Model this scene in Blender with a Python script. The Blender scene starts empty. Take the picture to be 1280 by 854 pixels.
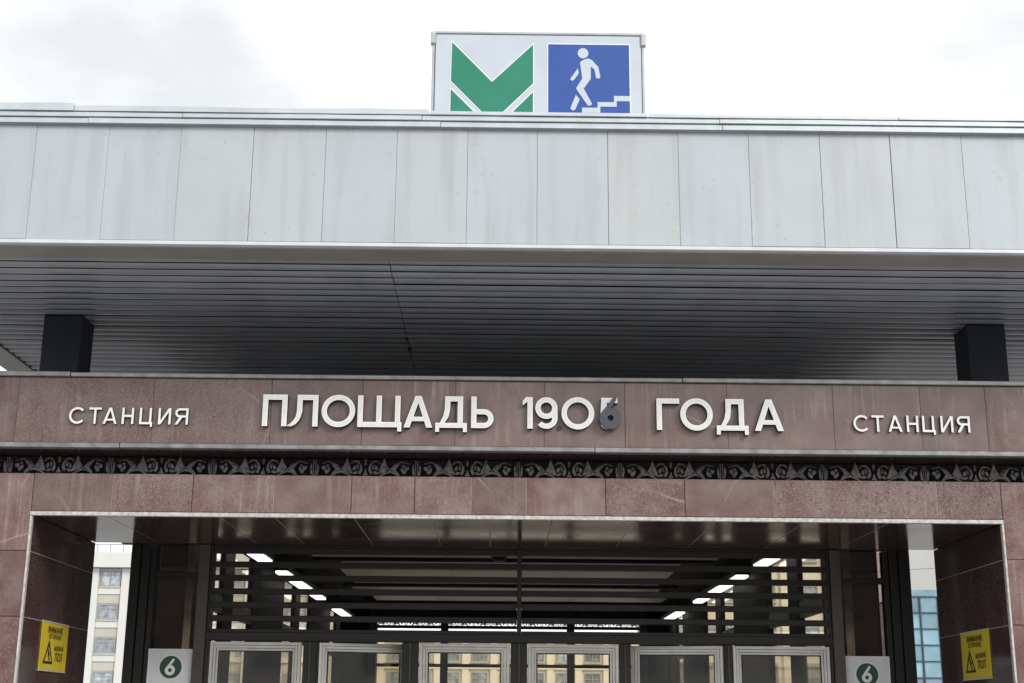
import bpy, math, random
from mathutils import Vector, Matrix
from mathutils.geometry import tessellate_polygon
random.seed(7)
R = math.radians
S = bpy.context.scene
COL = S.collection

# ------------------------------------------------------------------ camera
CAM = Vector((-0.132, 0.0, 1.65))
PITCH, YAW, ROLL, FPX = 0.2681, 0.0076, 0.0082, 1718.0
fw = Vector((math.sin(YAW)*math.cos(PITCH), math.cos(YAW)*math.cos(PITCH), math.sin(PITCH)))
rt = Vector((math.cos(YAW), -math.sin(YAW), 0)); up = rt.cross(fw)
r2 = rt*math.cos(ROLL) + up*math.sin(ROLL); u2 = up*math.cos(ROLL) - rt*math.sin(ROLL)
cam = bpy.data.cameras.new('camera'); cam.lens = FPX/1280*36; cam.sensor_width = 36
cam.clip_start = 0.1; cam.clip_end = 3000
co = bpy.data.objects.new('camera', cam); COL.objects.link(co)
co.matrix_world = Matrix(((r2.x, u2.x, -fw.x, CAM.x), (r2.y, u2.y, -fw.y, CAM.y), (r2.z, u2.z, -fw.z, CAM.z), (0, 0, 0, 1)))
S.camera = co

# ------------------------------------------------------------------ world, sun, exposure
SUN_EL, SUN_AZ = 33, 143     # azimuth: clockwise from +Y, the sun stands behind the camera
w = bpy.data.worlds.new('World'); S.world = w; w.use_nodes = True
nt = w.node_tree; nt.nodes.clear()
N = nt.nodes.new; Lk = nt.links.new
out = N('ShaderNodeOutputWorld'); bg = N('ShaderNodeBackground'); bg.inputs['Strength'].default_value = 0.1
sky = N('ShaderNodeTexSky'); sky.sky_type = 'NISHITA'; sky.sun_disc = False
sky.sun_elevation = R(SUN_EL); sky.sun_rotation = R(SUN_AZ)
tc = N('ShaderNodeTexCoord')
mp = N('ShaderNodeMapping'); mp.inputs['Location'].default_value = (0.46, 0.2, 0.0); mp.inputs['Scale'].default_value = (1.0, 1.0, 1.9)
Lk(tc.outputs['Generated'], mp.inputs['Vector'])
nz = N('ShaderNodeTexNoise'); nz.inputs['Scale'].default_value = 2.6; nz.inputs['Detail'].default_value = 6; nz.inputs['Roughness'].default_value = 0.52
Lk(mp.outputs['Vector'], nz.inputs['Vector'])
cr = N('ShaderNodeValToRGB')
cr.color_ramp.elements[0].position = 0.36; cr.color_ramp.elements[0].color = (5.95, 6.12, 6.2, 1)
cr.color_ramp.elements[1].position = 0.56; cr.color_ramp.elements[1].color = (9.2, 9.25, 9.2, 1)
Lk(nz.outputs['Fac'], cr.inputs['Fac'])
mx = N('ShaderNodeMix'); mx.data_type = 'RGBA'; mx.inputs['Factor'].default_value = 0.92
Lk(sky.outputs['Color'], mx.inputs['A']); Lk(cr.outputs['Color'], mx.inputs['B'])
Lk(mx.outputs['Result'], bg.inputs['Color']); Lk(bg.outputs['Background'], out.inputs['Surface'])
sl = bpy.data.lights.new('sun', 'SUN'); sl.energy = 1.5; sl.angle = R(22); sl.color = (1, .97, .92)
so = bpy.data.objects.new('sun', sl); COL.objects.link(so)
sd = Vector((math.sin(R(SUN_AZ))*math.cos(R(SUN_EL)), math.cos(R(SUN_AZ))*math.cos(R(SUN_EL)), math.sin(R(SUN_EL))))
so.rotation_euler = sd.to_track_quat('Z', 'Y').to_euler(); so.location = sd*50
vs = S.view_settings; vs.view_transform = 'Standard'; vs.look = 'None'; vs.gamma = 1; vs.use_curve_mapping = False
vs.exposure = 0.6
S.cycles.max_bounces = 8; S.cycles.transparent_max_bounces = 16

# ------------------------------------------------------------------ materials
def newmat(name):
    m = bpy.data.materials.new(name); m.use_nodes = True
    return m, m.node_tree, m.node_tree.nodes['Principled BSDF']
def flat(name, col, rough=.5, metal=0., var=.12, scale=9., bump=0., spec=.5, orand=0.):
    """a plain painted / metal surface with a little uneven tone and gloss"""
    m, t, b = newmat(name); n = t.nodes.new; l = t.links.new
    g = n('ShaderNodeNewGeometry'); z = n('ShaderNodeTexNoise'); z.inputs['Scale'].default_value = scale; z.inputs['Detail'].default_value = 5
    l(g.outputs['Position'], z.inputs['Vector'])
    r = n('ShaderNodeMapRange'); r.inputs['From Min'].default_value = .3; r.inputs['From Max'].default_value = .7
    r.inputs['To Min'].default_value = 1-var; r.inputs['To Max'].default_value = 1+var; l(z.outputs['Fac'], r.inputs['Value'])
    mu = n('ShaderNodeVectorMath'); mu.operation = 'SCALE'; mu.inputs[0].default_value = col; l(r.outputs['Result'], mu.inputs['Scale'])
    if orand:
        oi = n('ShaderNodeObjectInfo'); r4 = n('ShaderNodeMapRange'); r4.inputs['To Min'].default_value = 1-orand; r4.inputs['To Max'].default_value = 1+orand; l(oi.outputs['Random'], r4.inputs['Value'])
        m2 = n('ShaderNodeVectorMath'); m2.operation = 'SCALE'; l(mu.outputs['Vector'], m2.inputs[0]); l(r4.outputs['Result'], m2.inputs['Scale']); mu = m2
    l(mu.outputs['Vector'], b.inputs['Base Color'])
    r3 = n('ShaderNodeMapRange'); r3.inputs['To Min'].default_value = rough*.8; r3.inputs['To Max'].default_value = min(1, rough*1.2); l(z.outputs['Fac'], r3.inputs['Value'])
    l(r3.outputs['Result'], b.inputs['Roughness'])
    b.inputs['Metallic'].default_value = metal; b.inputs['Specular IOR Level'].default_value = spec
    if bump:
        z2 = n('ShaderNodeTexNoise'); z2.inputs['Scale'].default_value = scale*12; l(g.outputs['Position'], z2.inputs['Vector'])
        bp = n('ShaderNodeBump'); bp.inputs['Strength'].default_value = bump; bp.inputs['Distance'].default_value = .004
        l(z2.outputs['Fac'], bp.inputs['Height']); l(bp.outputs['Normal'], b.inputs['Normal'])
    return m
def granite(name, red, grey, rough, scuff):
    """slab stone: tone per slab from the object's colour, speckle, veins, scuffs and dried runs"""
    m, t, b = newmat(name); n = t.nodes.new; l = t.links.new
    g = n('ShaderNodeNewGeometry'); oi = n('ShaderNodeObjectInfo')
    off = n('ShaderNodeVectorMath'); off.operation = 'SCALE'; off.inputs[0].default_value = (31, 17, 23); l(oi.outputs['Random'], off.inputs['Scale'])
    ad = n('ShaderNodeVectorMath'); l(g.outputs['Position'], ad.inputs[0]); l(off.outputs['Vector'], ad.inputs[1])
    def noise(scale, detail=4, vec=None, rgh=.55):
        z = n('ShaderNodeTexNoise'); z.inputs['Scale'].default_value = scale; z.inputs['Detail'].default_value = detail; z.inputs['Roughness'].default_value = rgh
        l((vec or ad).outputs['Vector'], z.inputs['Vector']); return z
    def ramp(src, a, bb, lo=0., hi=1.):
        r = n('ShaderNodeMapRange'); r.inputs['From Min'].default_value = a; r.inputs['From Max'].default_value = bb
        r.inputs['To Min'].default_value = lo; r.inputs['To Max'].default_value = hi; l(src, r.inputs['Value']); return r.outputs['Result']
    def mix(fac, A, B, mode='MIX'):
        x = n('ShaderNodeMix'); x.data_type = 'RGBA'; x.blend_type = mode
        if isinstance(fac, float): x.inputs['Factor'].default_value = fac
        else: l(fac, x.inputs['Factor'])
        for s_, k in ((A, 'A'), (B, 'B')):
            if isinstance(s_, tuple): x.inputs[k].default_value = (*s_, 1)
            else: l(s_, x.inputs[k])
        return x.outputs['Result']
    sep = n('ShaderNodeSeparateColor'); l(oi.outputs['Color'], sep.inputs['Color'])
    c = mix(sep.outputs['Red'], red, grey)
    mott = noise(5.5, 6); c = mix(ramp(mott.outputs['Fac'], .35, .68), c, mix(.5 if scuff else .08, grey, (.27, .20, .19)))
    c = mix(ramp(noise(2.1, 3).outputs['Fac'], .35, .75, 0, .35), c, red)
    sp = noise(70, 3)
    def amt(v):
        q = n('ShaderNodeMath'); q.operation = 'MULTIPLY'; l(v, q.inputs[0]); l(sep.outputs['Green'], q.inputs[1]); return q.outputs[0]
    c = mix(amt(ramp(sp.outputs['Fac'], .52, .7, 0, .75)), c, (.38, .29, .28))
    sp2 = noise(48, 3); c = mix(amt(ramp(sp2.outputs['Fac'], .55, .68, 0, .75)), c, (.045, .03, .03))
    fine = noise(210, 2); c = mix(ramp(fine.outputs['Fac'], .5, .72, 0, .35 if scuff else .05), c, (.28, .21, .20))
    if scuff:
        mpn = n('ShaderNodeMapping'); mpn.inputs['Scale'].default_value = (26, 26, 1.1); l(ad.outputs['Vector'], mpn.inputs['Vector'])
        st = noise(1.0, 5, mpn, .65); big = noise(2.2, 2)
        k = n('ShaderNodeMath'); k.operation = 'MULTIPLY'; l(ramp(st.outputs['Fac'], .5, .75, 0, .6*scuff), k.inputs[0]); l(ramp(big.outputs['Fac'], .45, .65), k.inputs[1])
        c = mix(k.outputs[0], c, (.42, .35, .33))
        # a few thin pale scratches / repair lines
        mp2 = n('ShaderNodeMapping'); mp2.inputs['Rotation'].default_value = (0, .7, 0); mp2.inputs['Scale'].default_value = (1.2, 1, 1); l(ad.outputs['Vector'], mp2.inputs['Vector'])
        vd = n('ShaderNodeTexVoronoi'); vd.feature = 'DISTANCE_TO_EDGE'; vd.inputs['Scale'].default_value = .55
        wz = noise(3, 3); ws = n('ShaderNodeVectorMath'); ws.operation = 'SCALE'; ws.inputs['Scale'].default_value = .05; l(wz.outputs['Color'], ws.inputs[0])
        wa = n('ShaderNodeVectorMath'); l(mp2.outputs['Vector'], wa.inputs[0]); l(ws.outputs['Vector'], wa.inputs[1]); l(wa.outputs['Vector'], vd.inputs['Vector'])
        kv = n('ShaderNodeMath'); kv.operation = 'MULTIPLY'; l(ramp(vd.outputs['Distance'], .0, .005, .5*scuff, 0), kv.inputs[0]); l(ramp(noise(1.3, 2).outputs['Fac'], .5, .62), kv.inputs[1])
        c = mix(kv.outputs[0], c, (.42, .34, .32))
    tv = n('ShaderNodeMapRange'); tv.inputs['To Min'].default_value = .86; tv.inputs['To Max'].default_value = 1.12; l(oi.outputs['Random'], tv.inputs['Value'])
    mu = n('ShaderNodeVectorMath'); mu.operation = 'SCALE'; l(c, mu.inputs[0]); l(tv.outputs['Result'], mu.inputs['Scale'])
    l(mu.outputs['Vector'], b.inputs['Base Color'])
    l(ramp(mott.outputs['Fac'], .3, .7, rough*.75, rough*1.25), b.inputs['Roughness'])
    bp = n('ShaderNodeBump'); bp.inputs['Strength'].default_value = .12 if scuff else .02; bp.inputs['Distance'].default_value = .003
    l(amt(sp2.outputs['Fac']), bp.inputs['Height']); l(bp.outputs['Normal'], b.inputs['Normal'])
    return m
def panel_paint(name, base, warm):
    """weathered painted sheet: tone per panel, vertical dirt runs, spots"""
    m, t, b = newmat(name); n = t.nodes.new; l = t.links.new
    g = n('ShaderNodeNewGeometry'); oi = n('ShaderNodeObjectInfo')
    def noise(scale, sc=(1, 1, 1), det=4):
        mp = n('ShaderNodeMapping'); mp.inputs['Scale'].default_value = sc; l(g.outputs['Position'], mp.inputs['Vector'])
        z = n('ShaderNodeTexNoise'); z.inputs['Scale'].default_value = scale; z.inputs['Detail'].default_value = det; l(mp.outputs['Vector'], z.inputs['Vector']); return z.outputs['Fac']
    def ramp(src, a, bb, lo, hi):
        r = n('ShaderNodeMapRange'); r.inputs['From Min'].default_value = a; r.inputs['From Max'].default_value = bb
        r.inputs['To Min'].default_value = lo; r.inputs['To Max'].default_value = hi; l(src, r.inputs['Value']); return r.outputs['Result']
    def mix(fac, A, B):
        x = n('ShaderNodeMix'); x.data_type = 'RGBA'; l(fac, x.inputs['Factor'])
        for s_, k in ((A, 'A'), (B, 'B')):
            if isinstance(s_, tuple): x.inputs[k].default_value = (*s_, 1)
            else: l(s_, x.inputs[k])
        return x.outputs['Result']
    c = mix(ramp(oi.outputs['Random'], .55, 1, 0, .7), base, warm)
    c = mix(ramp(noise(1.0, (9, 9, .8), 5), .5, .72, 0, .55), c, tuple(.72*x for x in warm))
    c = mix(ramp(noise(2.3, (1, 1, 1), 3), .4, .7, 0, .3), c, tuple(.82*x for x in base))
    c = mix(ramp(noise(40, (1, 1, .6), 2), .70, .76, 0, .6), c, (.2, .19, .17))
    c = mix(ramp(noise(13, (1, 1, 1), 6), .66, .72, 0, .35), c, (.33, .32, .28))
    l(c, b.inputs['Base Color']); b.inputs['Roughness'].default_value = .48
    bp = n('ShaderNodeBump'); bp.inputs['Strength'].default_value = .15; bp.inputs['Distance'].default_value = .012
    l(noise(4.0), bp.inputs['Height']); l(bp.outputs['Normal'], b.inputs['Normal'])
    return m
def glass(name, tint, refl=1.0, rough=.01):
    m, t, b = newmat(name); t.nodes.remove(b); n = t.nodes.new; l = t.links.new
    o = t.nodes['Material Output']; tr = n('ShaderNodeBsdfTransparent'); tr.inputs['Color'].default_value = (*tint, 1)
    gl = n('ShaderNodeBsdfGlossy'); gl.inputs['Roughness'].default_value = rough; gl.inputs['Color'].default_value = (.95, .97, 1, 1)
    fr = n('ShaderNodeFresnel'); fr.inputs['IOR'].default_value = 1.5
    k = n('ShaderNodeMath'); k.operation = 'MULTIPLY'; k.use_clamp = True; k.inputs[1].default_value = refl; l(fr.outputs['Fac'], k.inputs[0])
    x = n('ShaderNodeMixShader'); l(k.outputs[0], x.inputs['Fac']); l(tr.outputs['BSDF'], x.inputs[1]); l(gl.outputs['BSDF'], x.inputs[2])
    l(x.outputs['Shader'], o.inputs['Surface']); return m
def emit(name, col, st):
    m, t, b = newmat(name); b.inputs['Base Color'].default_value = (.8, .8, .8, 1)
    b.inputs['Emission Color'].default_value = (*col, 1); b.inputs['Emission Strength'].default_value = st; return m

GRAN = granite('granite_cladding', (.128, .048, .045), (.168, .122, .115), .22, 1.0)
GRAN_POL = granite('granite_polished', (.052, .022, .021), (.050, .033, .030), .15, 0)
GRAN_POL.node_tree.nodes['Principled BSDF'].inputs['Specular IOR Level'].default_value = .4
M = dict(
    fascia=panel_paint('fascia_paint', (.435, .48, .52), (.455, .475, .475)),
    flash=flat('galvanised_flashing', (.52, .57, .61), .42, .15, .10, 5, .2),
    trimwhite=flat('white_edge_trim', (.60, .63, .66), .4, 0, .06, 6),
    liptrim=flat('grey_soffit_trim', (.30, .29, .27), .45, .1, .08, 4),
    slat=flat('soffit_slat_metal', (.37, .395, .44), .34, .18, .10, 3),
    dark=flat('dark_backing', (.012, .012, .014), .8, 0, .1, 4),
    navy=flat('navy_post_paint', (.010, .015, .028), .55, 0, .1, 5),
    lip=flat('beam_lip_metal', (.30, .29, .28), .42, .4, .22, 14, .2),
    liplow=flat('beam_drip_metal', (.26, .265, .27), .4, .4, .25, 14, .2),
    iron=flat('frieze_cast_iron', (.145, .13, .125), .35, .3, .6, 40, .2),
    black=flat('black_paint', (.006, .006, .009), .55, 0, .2, 20),
    edge=flat('pale_edge_trim', (.52, .50, .48), .45, .1, .28, 34, .4),
    white=flat('letter_white', (.88, .88, .88), .4, 0, .04, 12),
    cream=flat('letter_face', (.78, .78, .77), .45, 0, .07, 20),
    side=flat('letter_return', (.03, .03, .035), .5, 0, .1, 12),
    lgrey=flat('digit_grey', (.068, .073, .088), .45, 0, .06, 12),
    bronze=flat('dark_bronze_frame', (.013, .012, .011), .5, .1, .12, 6),
    bronzel=flat('bronze_frame_edge', (.07, .058, .047), .35, .3, .12, 6),
    alu=flat('door_aluminium', (.58, .57, .54), .33, .45, .10, 9),
    gasket=flat('door_gasket', (.02, .02, .02), .6, 0, .1, 9),
    panel=flat('sign_panel', (.50, .555, .62), .35, 0, .04, 4),
    signmetal=flat('sign_frame_metal', (.42, .44, .46), .4, .3, .1, 10),
    green=flat('sign_green', (.012, .20, .125), .35, 0, .07, 4),
    dgreen=flat('disc_green', (.012, .075, .038), .35, 0, .05, 8),
    blue=flat('sign_blue', (.018, .072, .32), .35, 0, .07, 4),
    card=flat('card_grey', (.74, .76, .79), .4, 0, .04, 8),
    yellow=flat('sign_yellow', (.62, .47, .025), .4, 0, .06, 9),
    ink=flat('sign_ink', (.012, .012, .012), .5, 0, .1, 9),
    ceil=flat('ceiling_panel', (.66, .63, .57), .5, 0, .06, 3),
    floor=flat('hall_floor', (.16, .14, .13), .3, 0, .12, 4),
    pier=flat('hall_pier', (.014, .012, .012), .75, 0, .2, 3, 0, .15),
    pave=flat('plaza_paving', (.33, .32, .31), .75, 0, .15, 1.2, .3),
    bpale=flat('pale_plaster', (.56, .54, .49), .75, 0, .06, .4),
    bpale2=flat('pale_sill_band', (.47, .45, .39), .75, 0, .06, .6),
    bwhite=flat('white_plaster', (.62, .62, .60), .7, 0, .03, .5),
    bwarm=flat('buff_plaster', (.70, .63, .52), .75, 0, .06, .5),
    bwarm2=flat('buff_trim', (.72, .66, .56), .75, 0, .05, .5),
    wframe=flat('window_frame_grey', (.30, .31, .32), .5, 0, .1, 2),
    wpane=flat('window_pane', (.27, .30, .33), .12, 0, .55, 1.9, 0, .8, .4),
    curtain=flat('window_curtain', (.62, .64, .66), .8, 0, .25, 2.2),
    teal=flat('teal_curtain_glass', (.19, .33, .41), .08, .2, .35, .5, 0, .9, .35),
    mull=flat('curtain_mullion', (.04, .06, .07), .5, .2, .1, 1),
    roofd=flat('roof_sheet', (.14, .14, .15), .7, 0, .1, 1),
    bsign=flat('blue_board', (.03, .20, .42), .5, 0, .1, 3),
    tube=emit('lamp_diffuser', (1, .97, .92), 1.6),
    glass=glass('clear_glass', (.95, .96, .95), .8),
    smoke=glass('door_glass', (.84, .82, .78), 1.6, .04),
    tint=glass('bronze_glass', (.985, .945, .86), .3),
    mortar=flat('mortar', (.40, .33, .31), .8, 0, .3, 25),
    sideglass=glass('dark_side_glass', (.74, .66, .63), .3),
    grout=flat('grout', (.22, .16, .15), .8, 0, .25, 20),
)

# ------------------------------------------------------------------ building helpers
WLOC = {}
def link(o, parent=None, loc=(0, 0, 0)):
    COL.objects.link(o); o.location = Vector(loc)
    WLOC[o.name] = Vector(loc)
    if parent:
        o.parent = parent; o.location = Vector(loc) - WLOC[parent.name]
    return o
def thing(name, label, cat, loc, group=None):
    o = bpy.data.objects.new(name, None); o.empty_display_size = .2; link(o, None, loc)
    tag(o, label, cat, group); return o
def tag(o, label=None, cat=None, group=None, kind=None):
    if label: o['label'] = label
    if cat: o['category'] = cat
    if group: o['group'] = group
    if kind: o['kind'] = kind
    return o
class MB:
    """collects shapes, in world metres, for one mesh object"""
    def __init__(s): s.v, s.f, s.m = [], [], []
    def add(s, vs, fs, mi=0):
        k = len(s.v); s.v += [tuple(p) for p in vs]; s.f += [tuple(i+k for i in f) for f in fs]; s.m += [mi]*len(fs); return s
    def box(s, x0, x1, y0, y1, z0, z1, mi=0, ch=0.):
        if not ch:
            vs = [(x, y, z) for x in (x0, x1) for y in (y0, y1) for z in (z0, z1)]
            return s.add(vs, [(0, 1, 3, 2), (4, 6, 7, 5), (0, 4, 5, 1), (2, 3, 7, 6), (0, 2, 6, 4), (1, 5, 7, 3)], mi)
        X, Y, Z = (x0, x1), (y0, y1), (z0, z1); vs = []; idx = {}
        for i in (0, 1):
            for j in (0, 1):
                for k in (0, 1):
                    cx, cy, cz = X[i], Y[j], Z[k]; dx, dy, dz = (ch, -ch)[i], (ch, -ch)[j], (ch, -ch)[k]
                    for a, p in (('x', (cx, cy+dy, cz+dz)), ('y', (cx+dx, cy, cz+dz)), ('z', (cx+dx, cy+dy, cz))):
                        idx[(a, i, j, k)] = len(vs); vs.append(p)
        q = lambda a, *c: [idx[(a, *cc)] for cc in c]
        fs = []
        for i in (0, 1):
            fs.append(q('x', (i, 0, 0), (i, 1, 0), (i, 1, 1), (i, 0, 1))); fs.append(q('y', (0, i, 0), (1, i, 0), (1, i, 1), (0, i, 1))); fs.append(q('z', (0, 0, i), (1, 0, i), (1, 1, i), (0, 1, i)))
            for j in (0, 1):
                fs.append([idx[('x', i, j, 0)], idx[('x', i, j, 1)], idx[('y', i, j, 1)], idx[('y', i, j, 0)]])
                fs.append([idx[('x', i, 0, j)], idx[('x', i, 1, j)], idx[('z', i, 1, j)], idx[('z', i, 0, j)]])
                fs.append([idx[('y', 0, i, j)], idx[('y', 1, i, j)], idx[('z', 1, i, j)], idx[('z', 0, i, j)]])
                for k in (0, 1): fs.append([idx[('x', i, j, k)], idx[('y', i, j, k)], idx[('z', i, j, k)]])
        return s.add(vs, fs, mi)
    def prism(s, loops, y0, y1, mi=0, ms=None, put=None):
        """closed outline(s) in x,z between depths y0 (front) and y1; further loops are holes"""
        put = put or (lambda x, z, y: (x, y, z)); ms = mi if ms is None else ms
        L3 = [[Vector((x, z, 0)) for x, z in lp] for lp in loops]
        flatp = [p for lp in loops for p in lp]; n = len(flatp)
        vs = [put(x, z, y0) for x, z in flatp] + [put(x, z, y1) for x, z in flatp]
        tri = tessellate_polygon(L3)
        s.add(vs, [tuple(t) for t in tri] + [tuple(i+n for i in t[::-1]) for t in tri], mi)
        k = 0
        for lp in loops:
            m = len(lp)
            vs = [put(x, z, y0) for x, z in lp] + [put(x, z, y1) for x, z in lp]
            s.add(vs, [(i, (i+1) % m, m+(i+1) % m, m+i) for i in range(m)], ms)
        return s
    def cyl(s, p, q, r, n=12, mi=0, r1=None):
        p, q = Vector(p), Vector(q); d = (q-p).normalized(); a = d.orthogonal().normalized(); b = d.cross(a); r1 = r if r1 is None else r1
        vs = [p+(a*math.cos(2*math.pi*i/n)+b*math.sin(2*math.pi*i/n))*r for i in range(n)]+[q+(a*math.cos(2*math.pi*i/n)+b*math.sin(2*math.pi*i/n))*r1 for i in range(n)]
        return s.add(vs, [(i, (i+1) % n, n+(i+1) % n, n+i) for i in range(n)]+[tuple(range(n))[::-1], tuple(range(n, 2*n))], mi)
    def build(s, name, mats, parent=None, origin=None, smooth=False):
        mats = mats if isinstance(mats, (list, tuple)) else [mats]
        if origin is None:
            xs = [[p[i] for p in s.v] for i in range(3)]; origin = [(min(a)+max(a))/2 for a in xs]; origin[2] = min(xs[2])
        o_ = Vector(origin); me = bpy.data.meshes.new(name)
        me.from_pydata([tuple(Vector(p)-o_) for p in s.v], [], s.f)
        for m in mats: me.materials.append(m)
        me.polygons.foreach_set('material_index', s.m)
        if smooth: me.polygons.foreach_set('use_smooth', [True]*len(s.f))
        import bmesh
        bm = bmesh.new(); bm.from_mesh(me); bmesh.ops.recalc_face_normals(bm, faces=bm.faces); bm.to_mesh(me); bm.free()
        return link(bpy.data.objects.new(name, me), parent, o_)
def part(name, mat, parent, x0, x1, y0, y1, z0, z1, ch=0.):
    return MB().box(x0, x1, y0, y1, z0, z1, 0, ch).build(name, mat, parent)
def again(src, parent, loc):
    """another copy of a part at a world place, mesh shared"""
    o = src.copy(); COL.objects.link(o); o.parent = parent
    WLOC[o.name] = Vector(loc); o.location = Vector(loc) - (WLOC[parent.name] if parent else Vector())
    return o
def stone(name, mat, parent, x0, x1, y0, y1, z0, z1, tone, ch=.003, tex=None):
    o = part(name, mat, parent, x0, x1, y0, y1, z0, z1, ch); o.color = (tone, random.uniform(.1, .45) if tex is None else tex, 0, 1); return o
def arc(cx, cy, rx, ry, a0, a1, n=20):
    return [(cx+rx*math.cos(R(a0+(a1-a0)*i/n)), cy+ry*math.sin(R(a0+(a1-a0)*i/n))) for i in range(n+1)]
def circ(cx, cy, rx, ry=None, n=36):
    return arc(cx, cy, rx, ry or rx, 0, 360, n)[:-1]
def inset(lp, d):
    n = len(lp); A = sum(lp[i][0]*lp[(i+1) % n][1]-lp[(i+1) % n][0]*lp[i][1] for i in range(n)); sgn = 1 if A > 0 else -1; o = []
    for i in range(n):
        p, q, r = Vector(lp[i-1]), Vector(lp[i]), Vector(lp[(i+1) % n]); a = (q-p); b = (r-q)
        if a.length < 1e-7 or b.length < 1e-7: o.append(tuple(q)); continue
        a.normalize(); b.normalize(); n1 = Vector((-a.y, a.x))*sgn; n2 = Vector((-b.y, b.x))*sgn
        m = n1+n2
        if m.length < 1e-4: m = n1
        m.normalize(); k = max(.45, m.dot(n1)); o.append(tuple(q+m*(d/k)))
    return o

# ------------------------------------------------------------------ ground
me = MB().add([(-900, -600, 0), (900, -600, 0), (900, 1500, 0), (-900, 1500, 0)], [(0, 1, 2, 3)]).build('ground', M['pave'], None, (0, 0, 0)); tag(me, kind='structure')

# ================================================================== THE STATION PAVILION
ST = thing('station_pavilion', 'metro entrance pavilion with red brown granite portal under a wide flat pale canopy', 'building', (0, 10, 0))
XL, XR = -4.46, 5.25                    # canopy soffit, inside its edge trim
YF = 8.80                               # front of the canopy
# --- canopy
cano = part('canopy_roof', M['roofd'], ST, XL-.22, XR+.22, YF+.04, 28.6, 4.80, 5.56)
joints = [-4.62]
x = -4.36
while x < 5.4: joints.append(x); x += .4925
joints[-1] = 5.45
base_j = [-3.359, -2.860, -2.361, -1.860, -1.361, -.870, -.382, .098, .586, 1.073, 1.561, 2.056, 2.543, 3.041]
joints = [-4.66, -4.35, -3.855] + base_j + [3.535, 4.03, 4.525, 5.02, 5.46]
for a, b in zip(joints[:-1], joints[1:]):
    g1, g2 = random.choice([.0006, .0008, .001, .0028]), random.choice([.0006, .0008, .001, .002]); dy = random.uniform(0, .005)
    o = part('fascia_panel', M['fascia'], cano, a+g1, b-g2, YF+dy, YF+.03+dy, 4.752+random.uniform(0, .004), 5.588, .0015)
for sx, nm in ((XL-.24, 0), (XR+.22, 1)):
    y = YF+.045
    while y < 28:
        part('fascia_panel', M['fascia'], cano, sx, sx+.03, y, y+1.2-.006, 4.752, 5.588, .003); y += 1.2
part('fascia_edge_trim', M['trimwhite'], cano, XL-.27, XR+.27, YF-.010, YF+.045, 4.721, 4.748, .003)
part('soffit_edge_trim', M['liptrim'], cano, XL-.25, XR+.25, YF+.05, YF+.30, 4.718, 4.775, .004)
for a, b in ((XL-.25, XL-.003), (XR+.003, XR+.25)):
    part('soffit_edge_trim', M['liptrim'], cano, a, b, YF+.305, 28.5, 4.72, 4.775, .004)
# soffit slats: shallow curved metal strips, jointed at x = -0.93
def slat_mb(x0, x1, w_=.116, sag=.017, th=.003, n=7):
    b = MB(); pr = []
    for i in range(n+1):
        t = i/n; pr.append((w_*(t-.5), -sag*(1-(2*t-1)**2)))
    pr = pr+[(w_/2-.006, .003)]
    m = len(pr); vs = [(x0, y, z) for y, z in pr]+[(x1, y, z) for y, z in pr]
    b.add(vs, [(i, i+1, m+i+1, m+i) for i in range(m-1)]+[tuple(range(m)), tuple(range(m, 2*m))[::-1]]); return b
SEAM = -.93
sA = slat_mb(XL, SEAM-.003).build('soffit_slat', M['slat'], cano, (SEAM, 0, 0)); sB = slat_mb(SEAM+.003, XR).build('soffit_slat', M['slat'], cano, (SEAM, 0, 0))
y = YF+.305+.075; first = True
while y < 13.4:
    for s_ in (sA, sB):
        loc = (SEAM+random.uniform(-.002, .002), y, 4.748+random.uniform(-.002, .002))
        if first: s_.location = Vector(loc)-WLOC[cano.name]; WLOC[s_.name] = Vector(loc)
        else: again(s_, cano, loc)
    first = False; y += .150
part('soffit_backing', M['dark'], cano, XL-.01, XR+.01, YF+.302, 13.5, 4.785, 4.797)
for yy in (11.12, 11.48): part('soffit_clip', M['black'], cano, -.945, -.920, yy, yy+.05, 4.722, 4.746)
# roof edge flashing: three lapped strips, joints staggered, the top one a little wavy
def strip(x0, x1, y0, y1, z0, z1, wav, seed):
    n = max(3, int((x1-x0)/.09)); rr = random.Random(seed); b = MB(); vs = []
    ph = [rr.uniform(0, 6) for _ in range(3)]
    for i in range(n+1):
        x = x0+(x1-x0)*i/n; dz = wav*(math.sin(x*2.3+ph[0])+.6*math.sin(x*5.1+ph[1])+.35*math.sin(x*11+ph[2])); dy = .5*wav*math.sin(x*3.7+ph[1])
        vs += [(x, y0+dy, z0), (x, y0+dy, z1+dz-.004), (x, y0+dy+.004, z1+dz), (x, y1, z1+dz), (x, y1, z0)]
    fs = []
    for i in range(n):
        for k in range(5): a = i*5+k; c = i*5+(k+1) % 5; fs.append((a, c, c+5, a+5))
    fs += [(0, 1, 2, 3, 4), tuple(5*n+k for k in (4, 3, 2, 1, 0))]
    return b.add(vs, fs)
zr = 5.588
for k, (js, y0, z0, z1, wv) in enumerate([
        ((-4.72, -3.0, -.57, 1.38, 5.52), YF-.034, 5.592, 5.630, .0012),
        ((-4.74, -2.35, -.70, 1.36, 3.6, 5.54), YF-.046, 5.636, 5.668, .0018)]):
    for i in range(len(js)-1):
        strip(js[i]+.002, js[i+1]-.002, y0-(i % 2)*.004, YF+.16, z0, z1, wv, 10*k+i).build('roof_flashing', M['flash'], cano)
for i, (a, b, zt) in enumerate([(-4.74, -3.10, 5.727), (-3.10, -.655, 5.716), (-.65, .86, 5.700), (.875, 2.6, 5.700), (2.6, 5.54, 5.694)]):
    strip(a+.002, b-.002, YF-.058+(i % 2)*.005, YF+.16, 5.674, zt, .0028 if i != 2 else .0005, 40+i).build('roof_flashing', M['flash'], cano)
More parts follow.
